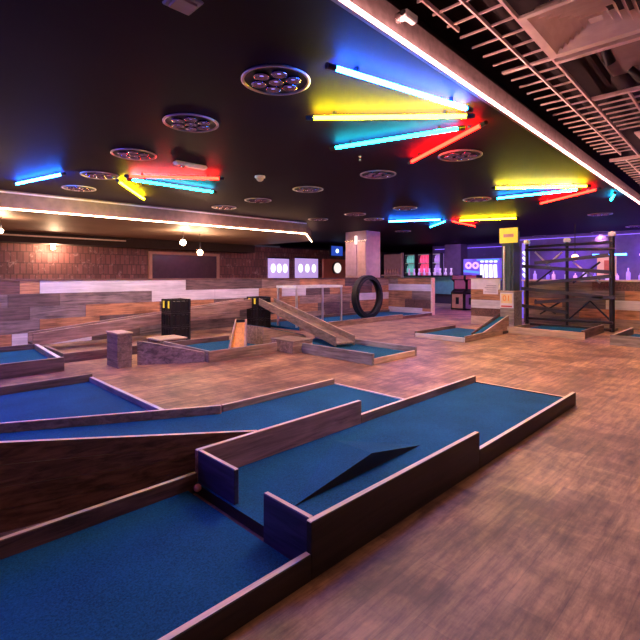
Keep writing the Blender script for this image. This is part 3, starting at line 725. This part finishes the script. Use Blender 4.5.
# panel with spotlight in the opening
t=thing('ceiling_panel','dull pink raised ceiling panel in the opening beyond the square diffuser','ceiling panel',G(5.1,.5,ZG))
MB().hexa([G(4.55,.0,ZG+.22),G(5.75,.0,ZG+.22),G(5.75,1.05,ZG+.22),G(4.55,1.05,ZG+.22)],[G(4.55,.0,ZG+.25),G(5.75,.0,ZG+.25),G(5.75,1.05,ZG+.25),G(4.55,1.05,ZG+.25)]).build('plate',M['panel'],t)
MB().bar(G(4.5,1.1,ZG+.2),G(5.8,1.1,ZG+.2),.04,.1).build('edge_rail',M['slab'],t)
def spot_fix(base,label,aim):
    base=Vector(base); aim=Vector(aim).normalized()
    t=thing('spotlight',label,'spotlight',tuple(base),'spotlights of the open ceiling')
    MB().tube(base,base-Vector((0,0,.06)),.03,12).build('stem',M['chrome'],t)
    h=base-Vector((0,0,.08))
    o=MB().tube(h-aim*.08,h+aim*.09,.035,14,r2=.05).build('head',M['black'],t)
    MB().tube(h+aim*.088,h+aim*.094,.044,14).build('lens',M['chrome'],o)
p=on_z(607,48,ZG+.2)
spot_fix((p[0],p[1],ZG+.22),'black spotlight fixed in the raised panel beyond the square diffuser',(.6,-.1,-.6))
p=on_z(636,68,ZG+.2)
spot_fix((p[0],p[1],ZG+.22),'spotlight at the right edge under the raised panel',(.3,-.5,-.6))
# camera on the fascia
p=Vector(on_z(401,17,3.03)); 
t=thing('security_camera','small white security camera on the pink fascia at the top','security camera',tuple(p))
n_=Vector((.1,-1,0)).normalized()
MB().tube(p+Vector((0,.03,0)),p+n_*.03,.035,14).build('mount',M['chrome'],t)
MB().bar(p+n_*.05+Vector((-.05,0,-.01)),p+n_*.07+Vector((.06,0,-.03)),.055,.055).build('body',M['white'],t,bevel=.01)
MB().tube(p+n_*.05+Vector((-.052,0,-.01)),p+n_*.05+Vector((-.058,0,-.01)),.02,12).build('lens',M['black'],t)
# pipes and cables in the void
for i,(tt,zz_,r) in enumerate(((1.5,3.55,.05),(1.1,3.7,.09),(.6,3.75,.06))):
    tag(MB().tube(G(-3,tt,zz_),G(14,tt,zz_),r,12).build('service_pipe',M['slab']),['thin service pipe above the ladder grid','thick service pipe above the ladder grid','service pipe over the raised panel'][i],'pipe','pipes above the open grid')

# ------------------------------------------------------------------ behind the left partition
t=thing('wall_opening_frame','wide dark framed opening in the brick wall behind the left partition','window',(8.6,15.98,.6))
ua,ub=7.15,10.1
for (x0,x1,z0,z1,nm) in ((ua,ua+.12,.6,2.2,'jamb'),(ub-.12,ub,.6,2.2,'jamb'),(ua+.12,ub-.12,2.1,2.2,'head')):
    MB().box((x0,15.9,z0),(x1,15.99,z1)).build(nm,plain('terracotta_frame',(.42,.22,.18),.5),t)
MB().box((ua+.12,15.95,.6),(ub-.12,15.98,2.1)).build('dark_pane',plain('dark_maroon_glass',(.06,.03,.045),.25),t)
# bulbs
WARM=glow('warm_bulb_glow',(1,.62,.30),60)
def bulb(x,y,v,label,power=25,r=.05):
    p=Vector(on_v(x,y,v))
    t=thing('wall_lamp' if v>15 else 'pendant_lamp',label,'lamp',tuple(p))
    MB().lathe([(r*math.sin(a),-r*math.cos(a)) for a in [PI*k/8 for k in range(9)]],p,14).build('bulb',WARM,t)
    if v>15: MB().tube(p+Vector((0,.05,.06)),(p.x,15.39 if p.z>2.28 else 15.99,p.z+.06),.02,8).build('arm',M['steel'],t)
    else:
        MB().tube(p+Vector((0,0,r*.8)),p+Vector((0,0,r+.07)),.025,10).build('socket',M['black'],t)
        MB().tube(p+Vector((0,0,r+.07)),(p.x,p.y,ZL),.006,6).build('cord',M['black'],t)
    l=bpy.data.lights.new('lamp_glow','POINT'); l.energy=power*4; l.color=(1,.62,.36); l.shadow_soft_size=.06
    o=bpy.data.objects.new('lamp_glow',l); COL.objects.link(o); o.location=p-Vector((0,.12,0))
bulb(183,242.5,12.0,'bare warm bulb, left and higher of the two glaring ones over the wall',20,.085)
bulb(200,252.5,12.4,'bare warm bulb, right and lower of the two glaring ones over the wall',20,.085)
bulb(53,247.5,15.8,'warm wall lamp glowing on the brick wall behind the left partition',30,.07)
bulb(1,231,12.0,'warm bulb at the left edge under the low ceiling',12)
# lit screens on the left wall
SCR=plain('violet_screen',(.5,.4,.6),.4,emit=(.62,.42,.95),es=.75); DOT=glow('white_screen_spot',(.85,.9,1),2.2)
for (x0,x1,lab) in ((269,289,'lilac lit panel with three white spots, left of the two behind the clear case'),(296,318,'lilac lit panel with three white spots, right of the two behind the clear case')):
    pa=on_v(x0,278,15.9); pb=on_v(x1,259,15.9)
    t=thing('lit_panel',lab,'screen',((pa[0]+pb[0])/2,15.95,pa[2]),'lit panels behind the left partition')
    MB().box((pa[0],15.9,pa[2]),(pb[0],15.98,pb[2])).build('screen',SCR,t)
    w_=pb[0]-pa[0]; hh=pb[2]-pa[2]
    for k in range(3):
        cx=pa[0]+w_*(.2+.3*k); c=(cx,15.89,pa[2]+hh*.5)
        vs=[(c[0]+.13*math.cos(a),15.885,c[2]+.2*math.sin(a)) for a in [2*PI*j/14 for j in range(14)]]+[(c[0]+.13*math.cos(a),15.9,c[2]+.2*math.sin(a)) for a in [2*PI*j/14 for j in range(14)]]
        MB().add(vs,[list(range(14)),list(range(14,28))[::-1]]+[[i,14+i,14+(i+1)%14,(i+1)%14] for i in range(14)]).build('spot',DOT,t)
    MB().box((pa[0]-.04,15.88,pb[2]),(pb[0]+.04,15.98,pb[2]+.06)).build('frame_top',M['steel'],t)
# orange wall piece, round sign, blue screen
struct(MB().box((15.85,15.6,0),(18.5,15.7,2.15)).build('wall_orange',plain('orange_painted_wall',(.45,.12,.07),.6),loc=(16,15.6,0)))
p=Vector(on_v(337.5,268,15.5))
t=thing('round_sign','round white lit sign on the orange wall','sign',tuple(p))
def disc_v(c,r,th,n=24,sx=1):
    vs=[(c[0]+r*sx*math.cos(2*PI*i/n),c[1],c[2]+r*math.sin(2*PI*i/n)) for i in range(n)]+[(c[0]+r*sx*math.cos(2*PI*i/n),c[1]+th,c[2]+r*math.sin(2*PI*i/n)) for i in range(n)]
    return MB().add(vs,[list(range(n)),list(range(n,2*n))[::-1]]+[[i,n+i,n+(i+1)%n,(i+1)%n] for i in range(n)])
disc_v(p,.31,.09).build('rim',M['steel'],t); disc_v(p-Vector((0,.02,0)),.26,.02).build('face',glow('white_sign_glow',(1,.86,.80),1.1),t)
p=Vector(on_v(337,251,15.0))
t=thing('blue_screen','blue lit screen above the round sign','screen',tuple(p))
MB().box((p.x-.45,p.y,p.z-.28),(p.x+.45,p.y+.08,p.z+.28)).build('housing',M['black'],t)
MB().box((p.x-.40,p.y-.01,p.z-.23),(p.x+.40,p.y,p.z+.23)).build('display',glow('blue_display_glow',(.03,.08,.55),.9),t)
disc_v(p-Vector((0,.03,0)),.10,.02).build('spot',glow('pale_blue_spot',(.5,.75,1),3),t)
# pink wall block
struct(MB().box((12.55,10.2,0),(13.35,11.2,ZC)).build('wall_pink_block',M['pink_wall'],loc=(13,11,0)))
for k,(dx,w_,c,lab) in enumerate(((10.90,.52,(.58,.40,.46),'mauve glossy panel on the pink wall block'),(10.38,.34,(.72,.46,.38),'peach glossy panel on the pink wall block'))):
    t=thing('wall_panel',lab,'panel',(12.53,dx,1.3))
    MB().box((12.51,dx-w_/2,1.3),(12.55,dx+w_/2,2.55)).build('sheet',plain('glossy_panel',c,.15),t)
    MB().box((12.505,dx-w_/2-.02,2.55),(12.55,dx+w_/2+.02,2.60)).build('top_trim',M['chrome'],t)
t=thing('wall_lamp','small bright wall light on the pink wall block','lamp',(12.4,10.6,2.55))
MB().tube((12.44,10.6,2.45),(12.44,10.6,2.75),.05,12).build('shade',glow('pink_lamp_glow',(1,.75,.7),2.0),t)
MB().bar((12.44,10.6,2.6),(12.55,10.6,2.6),.03,.03).build('arm',M['steel'],t)
t=thing('back_board','dusky pink low panel right of the pink wall block','panel',(16.3,11.6,0))
pa=on_u(384,278,16.3); pb=on_u(401,254,16.3)
MB().box((16.3,pb[1],0),(16.4,pa[1],pb[2])).build('sheet',plain('dusky_pink',(.40,.22,.28),.5),t)
MB().box((16.28,pb[1]-.05,0),(16.42,pb[1],pb[2]+.05)).build('edge_post',M['pink_wall'],t)
rr=random.Random(5)
for k in range(6):
    c=(16.25,pa[1]-(pa[1]-pb[1])*(.12+.15*k),1.36)
    tag(MB().lathe([(.0001,0),(.05,0),(.055,.12),(.03,.17),(.02,.26),(.0001,.26)],c,10).build('bottle',plain('pink_bottle',(.7,.4,.45),.2)),'small bottle on the ledge before the dusky pink panel','bottle','bottles by the dusky pink panel')
MB().box((16.1,pb[1],1.3),(16.3,pa[1],1.36)).build('ledge',M['pink_wall'],t)

# bar: shelves, teal counter
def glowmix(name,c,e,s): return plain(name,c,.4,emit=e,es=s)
U=20.5
for (x0,x1,c,lab) in ((405,415.5,(.16,.42,.42),'teal lit display shelf behind the teal counter'),(418,430,(.95,.10,.28),'pink-red lit display shelf behind the teal counter'),(432.5,441,(.42,.22,.60),'lilac lit display shelf behind the teal counter')):
    pa=on_u(x0,274,U); pb=on_u(x1,246,U)
    t=thing('display_shelf',lab,'shelf',(U,(pa[1]+pb[1])/2,0),'lit display shelves')
    v0,v1=pb[1],pa[1]; z1=2.45
    MB().box((U+.25,v0,0),(U+.3,v1,z1)).build('back_panel',glowmix('lit_back',c,c,.55),t)
    for v in (v0,v1-.04): MB().box((U-.05,v,0),(U+.25,v+.04,z1)).build('side_panel',M['wall_dark'],t)
    for z in (1.45,1.95,2.4): MB().box((U-.05,v0+.04,z),(U+.25,v1-.04,z+.04)).build('shelf_board',M['white'],t)
    n_=4
    for z in (1.49,1.99):
        for k in range(n_):
            v=v0+.12+(v1-v0-.24)*k/(n_-1)
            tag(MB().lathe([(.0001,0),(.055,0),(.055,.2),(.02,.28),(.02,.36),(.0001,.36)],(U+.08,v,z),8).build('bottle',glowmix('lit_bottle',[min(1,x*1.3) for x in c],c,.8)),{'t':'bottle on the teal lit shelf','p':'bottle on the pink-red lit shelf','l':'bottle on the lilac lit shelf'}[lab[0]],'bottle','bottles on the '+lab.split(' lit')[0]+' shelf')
t=thing('bar_counter','teal fronted bar counter below the lit display shelves','counter',(19.2,11.5,0))
pa=on_u(402,280,19.2); pb=on_u(455,280,19.2)
MB().box((19.2,pb[1],.45),(19.8,pa[1],1.28)).build('front',M['teal'],t)
MB().box((19.25,pb[1],0),(19.8,pa[1],.45)).build('kick_base',M['wall_dark'],t)
MB().box((19.1,pb[1]-.05,1.28),(19.85,pa[1],1.33)).build('top',M['black'],t)
for k in range(9):
    v=pb[1]+.3+(pa[1]-pb[1]-.6)*k/8
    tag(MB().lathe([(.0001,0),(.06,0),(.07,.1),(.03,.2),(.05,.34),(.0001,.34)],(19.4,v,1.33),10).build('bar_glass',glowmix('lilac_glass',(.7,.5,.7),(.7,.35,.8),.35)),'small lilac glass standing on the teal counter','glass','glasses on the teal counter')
# purple ribbed curtain wall behind the neon
struct(MB().box((22,7.6,0),(22.15,13.2,ZC)).build('wall_ribbed',ribbed_mat('purple_ribbed_wall',(.10,.06,.20),1,6,(.3,.2,.45)),loc=(22,10,0)))
# column in the middle distance
struct(MB().box((21.2,11.1,0),(21.9,12.0,ZC)).build('wall_column',plain('mauve_column',(.16,.09,.18),.5),loc=(21,10,0)))
# arcade machines
def arcade(x0,x1,label,scr,body):
    u=16.0; pa=on_u(x0,300,u); pb=on_u(x1,300,u); v0,v1=pb[1],pa[1]; d=.55
    t=thing('arcade_machine',label,'arcade machine',(u+d/2,(v0+v1)/2,0),'arcade machines at the back')
    for v in (v0,v1-.03):
        poly=[(u,0),(u+d,0),(u+d,1.34),(u+.08,1.34),(u+.05,1.18),(u+.2,1.05),(u+.2,.78),(u+.0,.68)]
        n=len(poly); vs=[(a,v,b) for a,b in poly]+[(a,v+.03,b) for a,b in poly]
        MB().add(vs,[list(range(n)),list(range(n,2*n))[::-1]]+[[i,n+i,n+(i+1)%n,(i+1)%n] for i in range(n)]).build('side_panel',M['black'],t)
    MB().box((u+.22,v0+.03,.0),(u+d,v1-.03,1.3)).build('cabinet',M['black'],t)
    MB().box((u+.06,v0+.03,1.17),(u+.22,v1-.03,1.32)).build('marquee',glowmix('marquee_glow',[x*.5 for x in scr],scr,.10),t)
    MB().hexa([(u+.2,v0+.04,.80),(u+.23,v0+.04,.80),(u+.23,v1-.04,.80),(u+.2,v1-.04,.80)],[(u+.2,v0+.04,1.14),(u+.23,v0+.04,1.14),(u+.23,v1-.04,1.14),(u+.2,v1-.04,1.14)]).build('screen',glowmix('screen_glow',[x*.4 for x in scr],scr,.2),t)
    MB().hexa([(u+.0,v0+.03,.62),(u+.22,v0+.03,.70),(u+.22,v1-.03,.70),(u+.0,v1-.03,.62)],[(u+.0,v0+.03,.68),(u+.22,v0+.03,.76),(u+.22,v1-.03,.76),(u+.0,v1-.03,.68)]).build('control_panel',M['steel'],t)
    MB().box((u+.01,v0+.04,.06),(u+.22,v1-.04,.60)).build('front_panel',body,t)
    MB().box((u-.005,v0+(v1-v0)*.38,.22),(u+.01,v0+(v1-v0)*.62,.48)).build('coin_door',M['black'],t)
arcade(451,463.5,'arcade machine with a peach lower front, left of the pair',(.55,.12,.35),plain('peach_front',(.62,.32,.24),.5))
arcade(464.5,476,'dark arcade machine with a violet lower front, right of the pair',(.75,.08,.30),plain('violet_front',(.25,.10,.30),.5))
# neon sign wall
u=18.5; NEON=glow('white_violet_neon',(.80,.78,1),1.9); NB=glow('blue_neon',(.10,.25,1),1.6); NP=glow('pink_neon',(.95,.45,.9),1.4)
pa=on_u(463,280,u); pb=on_u(501,258,u)
t=thing('neon_sign','blue and violet neon sign with two rings and a row of white bars','neon sign',(u,(pa[1]+pb[1])/2,pa[2]))
MB().box((u+.05,pb[1],pa[2]),(u+.1,pa[1],pb[2])).build('backing',glowmix('violet_backing',(.15,.08,.5),(.16,.08,.75),.7),t)
def torus_u(c,R_,r,n=24,m=8):
    vs=[]
    for i in range(n):
        a=2*PI*i/n
        for j in range(m):
            b=2*PI*j/m; q=R_+r*math.cos(b); vs.append((c[0]+r*math.sin(b),c[1]+q*math.cos(a),c[2]+q*math.sin(a)))
    return MB().add(vs,[[i*m+j,((i+1)%n)*m+j,((i+1)%n)*m+(j+1)%m,i*m+(j+1)%m] for i in range(n) for j in range(m)],0,True)
for x in (468.5,475.5): torus_u(on_u(x,265.5,u),.11,.045).build('ring',NP,t)
MB().tube(on_u(464,271,u),on_u(479,272.5,u),.05,8).build('bar',NB,t)
MB().tube(on_u(477,260,u),on_u(499,259.5,u),.035,8).build('bar',NB,t)
for x in (481.5,486,490.5,495):
    MB().tube(on_u(x,264.5,u),on_u(x+.6,277.5,u),.075,8).build('bar',NEON,t)
    p=on_u(x-.8,261.5,u); MB().tube(p,(p[0],p[1]-.12,p[2]),.04,8).build('bar',NEON,t)
for x in (466,497): MB().tube((u+.08,on_u(x,270,u)[1],0),(u+.08,on_u(x,270,u)[1],pb[2]),.03,8).build('post',M['steel'],t)
# violet vertical light panel behind pillar
u=14.2
t=thing('light_column','tall blue-violet lit column with white zigzag marks right of the pillar','light column',(u,5.5,0))
pa=on_u(522,280,u); pb=on_u(527.5,243,u)
MB().box((u,pb[1],0),(u+.15,pa[1],pb[2])).build('body',glowmix('violet_lit_body',(.12,.08,.5),(.16,.12,.9),.8),t)
for k in range(5):
    z=1.25+.17*k; vm=(pa[1]+pb[1])/2
    MB().bar((u-.01,vm-.05,z),(u-.01,vm+.05,z+.12),.02,.07).build('mark',NEON,t)

# right background: bar with purple lights
t=thing('bar_counter','long bar counter behind the right partition under violet lights','counter',(16.8,2,0))
MB().box((16.6,-3,0),(17.3,6.3,1.12)).build('front',M['wall_dark'],t); MB().box((16.5,-3,1.12),(17.4,6.3,1.18)).build('top',M['pink_wall'],t)
PURFILL=glow('faint_purple_fill',(.20,.10,.8),2.5)
PUR=glow('purple_light_strip',(.30,.12,1),32)
tag(MB().box((18.9,-3,2.02),(18.95,3.2,2.07)).build('led_strip',PUR),'violet LED strip above the back bar on the right','light strip')
tag(MB().box((19.05,-3,2.78),(19.1,7.4,2.80)).build('led_strip',PURFILL),'added violet fill strip close under the ceiling over the back bar','light strip')  # added strip, only there to throw violet on the ceiling
tag(MB().box((21.9,8,2.74),(21.95,13,2.76)).build('led_strip',PURFILL),'added violet fill strip along the top of the purple ribbed wall','light strip')  # another added strip, tints the ceiling above the ribbed wall
tag(MB().box((17.9,3.4,2.0),(17.95,4.4,2.06)).build('led_strip',glow('blue_light_strip',(.04,.25,1),20)),'short blue LED strip seen through the tube frame','light strip')
struct(MB().box((19.2,-3,0),(19.3,7.5,ZC)).build('wall_back_bar',plain('violet_wall',(.17,.09,.34),.5),loc=(19.2,1,0)))
rr=random.Random(11)
for k in range(22):
    v=-.5+6.4*k/21+rr.uniform(-.05,.05); hh=rr.uniform(.2,.38)
    c=rr.choice([(.55,.35,.95),(.8,.65,.95),(.3,.2,.8),(.9,.5,.8)])
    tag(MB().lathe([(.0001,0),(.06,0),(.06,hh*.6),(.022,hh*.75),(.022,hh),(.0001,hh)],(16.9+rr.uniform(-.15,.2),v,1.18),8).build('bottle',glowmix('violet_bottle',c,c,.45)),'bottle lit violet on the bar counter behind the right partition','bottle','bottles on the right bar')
t=thing('back_bar_shelf','dark open shelf unit on the violet back bar wall at the right','shelf',(18.9,.5,1.18))
for v in (-2.2,-1.2,-.2,.8,1.8,2.8): MB().box((18.72,v,0),(19.15,v+.06,2.0)).build('upright',M['wall_dark'],t)
for z in (1.2,1.58,1.94): MB().box((18.74,-2.2,z),(19.14,2.86,z+.04)).build('shelf_board',M['black'],t)
p=Vector(on_u(575,257.5,15.5))
t=thing('globe_lamp','orange glowing globe lamp seen through the tube frame','lamp',tuple(p))
MB().lathe([(.10*math.sin(a),-.10*math.cos(a)) for a in [PI*k/8 for k in range(9)]],p,14).build('globe',glow('orange_globe_glow',(1,.50,.22),9),t)
MB().tube(p+Vector((0,0,.09)),(p.x,p.y,ZC),.012,6).build('cord',M['black'],t)
t=thing('menu_stand','pinkish lit menu board with a red panel seen through the frame at right','menu board',(15.5,3.0,0))
pa=on_u(597,276,15.5); pb=on_u(616,256,15.5)
MB().box((15.5,pb[1],pa[2]),(15.58,pa[1],pb[2])).build('board',glowmix('pink_board_glow',(.7,.4,.4),(.9,.5,.45),.35),t)
MB().box((15.48,pb[1]+.03,pa[2]+.05),(15.5,pb[1]+.3,pb[2]-.12)).build('panel',plain('red_panel',(.7,.15,.15),.5),t)
for v in (pb[1]+.05,pa[1]-.05): MB().tube((15.54,v,0),(15.54,v,pa[2]),.03,8).build('leg',M['steel'],t)

# ------------------------------------------------------------------ lamps and added fill spots
def spot(x,y,z,power,color,ang=120,blend=.8,size=.12,aim=(0,0,-1)):
    l=bpy.data.lights.new('downlight_and_fill','SPOT'); l.energy=power; l.color=color; l.spot_size=R(ang); l.spot_blend=blend; l.shadow_soft_size=size
    o=bpy.data.objects.new('downlight_and_fill',l); COL.objects.link(o); o.location=(x,y,z)
    o.rotation_euler=Vector(aim).to_track_quat('-Z','Y').to_euler()
PINK=(1,.60,.54); LIL=(1,.62,.78)
for i,p in enumerate(RP):
    d=math.hypot(p[0],p[1]); e=20 if d<4 else 65 if d<6.2 else 150 if d<10 else 115
    if i in (3,18,12,13): e=60
    spot(p[0],p[1],ZC-.03,e*1.5,PINK if p[1]<7 else LIL,130,aim=(0,.75,-1) if p[1]>5.5 and p[0]<9 else (0,0,-1))
# fill spots added under the open grid ceiling to light the floor
for s_,tt,e in ((2.6,-.9,12),(4.9,.3,36),(4.6,-2.2,25),(7.5,-.8,85),(8.0,1.0,80),(11,0,110),(12,-2.5,90)):
    p=G(s_,tt,ZG-.1); spot(p[0],p[1],p[2],e*1.25,(1,.58,.40),125)
# violet fill spots added to brighten the bar and the back of the hall
for u,v,e in ((15.5,.5,120),(15.5,3.5,120),(18,1.5,120),(18.2,5.5,110),(16.2,7.6,90),(20.5,7.5,120),(18.5,11.5,70),(14.5,5.8,70)):
    spot(u,v,ZC-.05,e*2.3,(.34,.13,1),150)
spot(10.0,5.5,ZC-.05,70,(1,.62,.52),110,aim=(1,0,-.8))  # fill spot added to brighten the plank screen
spot(3.2,-2.6,3.1,70,(1,.58,.42),100,aim=(0,1,-.62))  # low fill added from the right for the lane boards
spot(.6,-2.2,3.1,40,(1,.58,.42),100,aim=(0,1,-.62))  # second added low fill, nearer the camera
spot(10.6,2.4,ZC-.05,110,(1,.60,.50),110,aim=(1,0,-.85))  # fill spot added to wash the right partition
spot(10.6,-.6,ZC-.05,90,(1,.60,.50),110,aim=(1,0,-.85))  # same added wash, further right
spot(19.5,10.6,ZC-.05,110,(.40,.18,1),130,aim=(1,0,-.6))
spot(18.3,9.6,ZC-.05,160,(.75,.8,1),140,aim=(.4,.6,-1))  # cool fill spot added for the teal counter
spot(11.6,10.7,ZL,38,(1,.60,.58),120,aim=(1,0,-1.1))  # fill spot added in front of the pink wall block
for u,v,e in ((4,13,90),(8,13.2,90),(12.4,13.6,60)):
    spot(u,v,ZL-.03 if u<11 else ZC-.03,e*1.1,(1,.50,.42),140,aim=(0,.5,-1))
w=bpy.data.worlds.new('world'); SC.world=w; w.use_nodes=True
w.node_tree.nodes['Background'].inputs[0].default_value=(.10,.07,.11,1); w.node_tree.nodes['Background'].inputs[1].default_value=.3
vs=SC.view_settings; vs.view_transform='Standard'; vs.look='None'; vs.gamma=1; vs.use_curve_mapping=False; vs.exposure=0
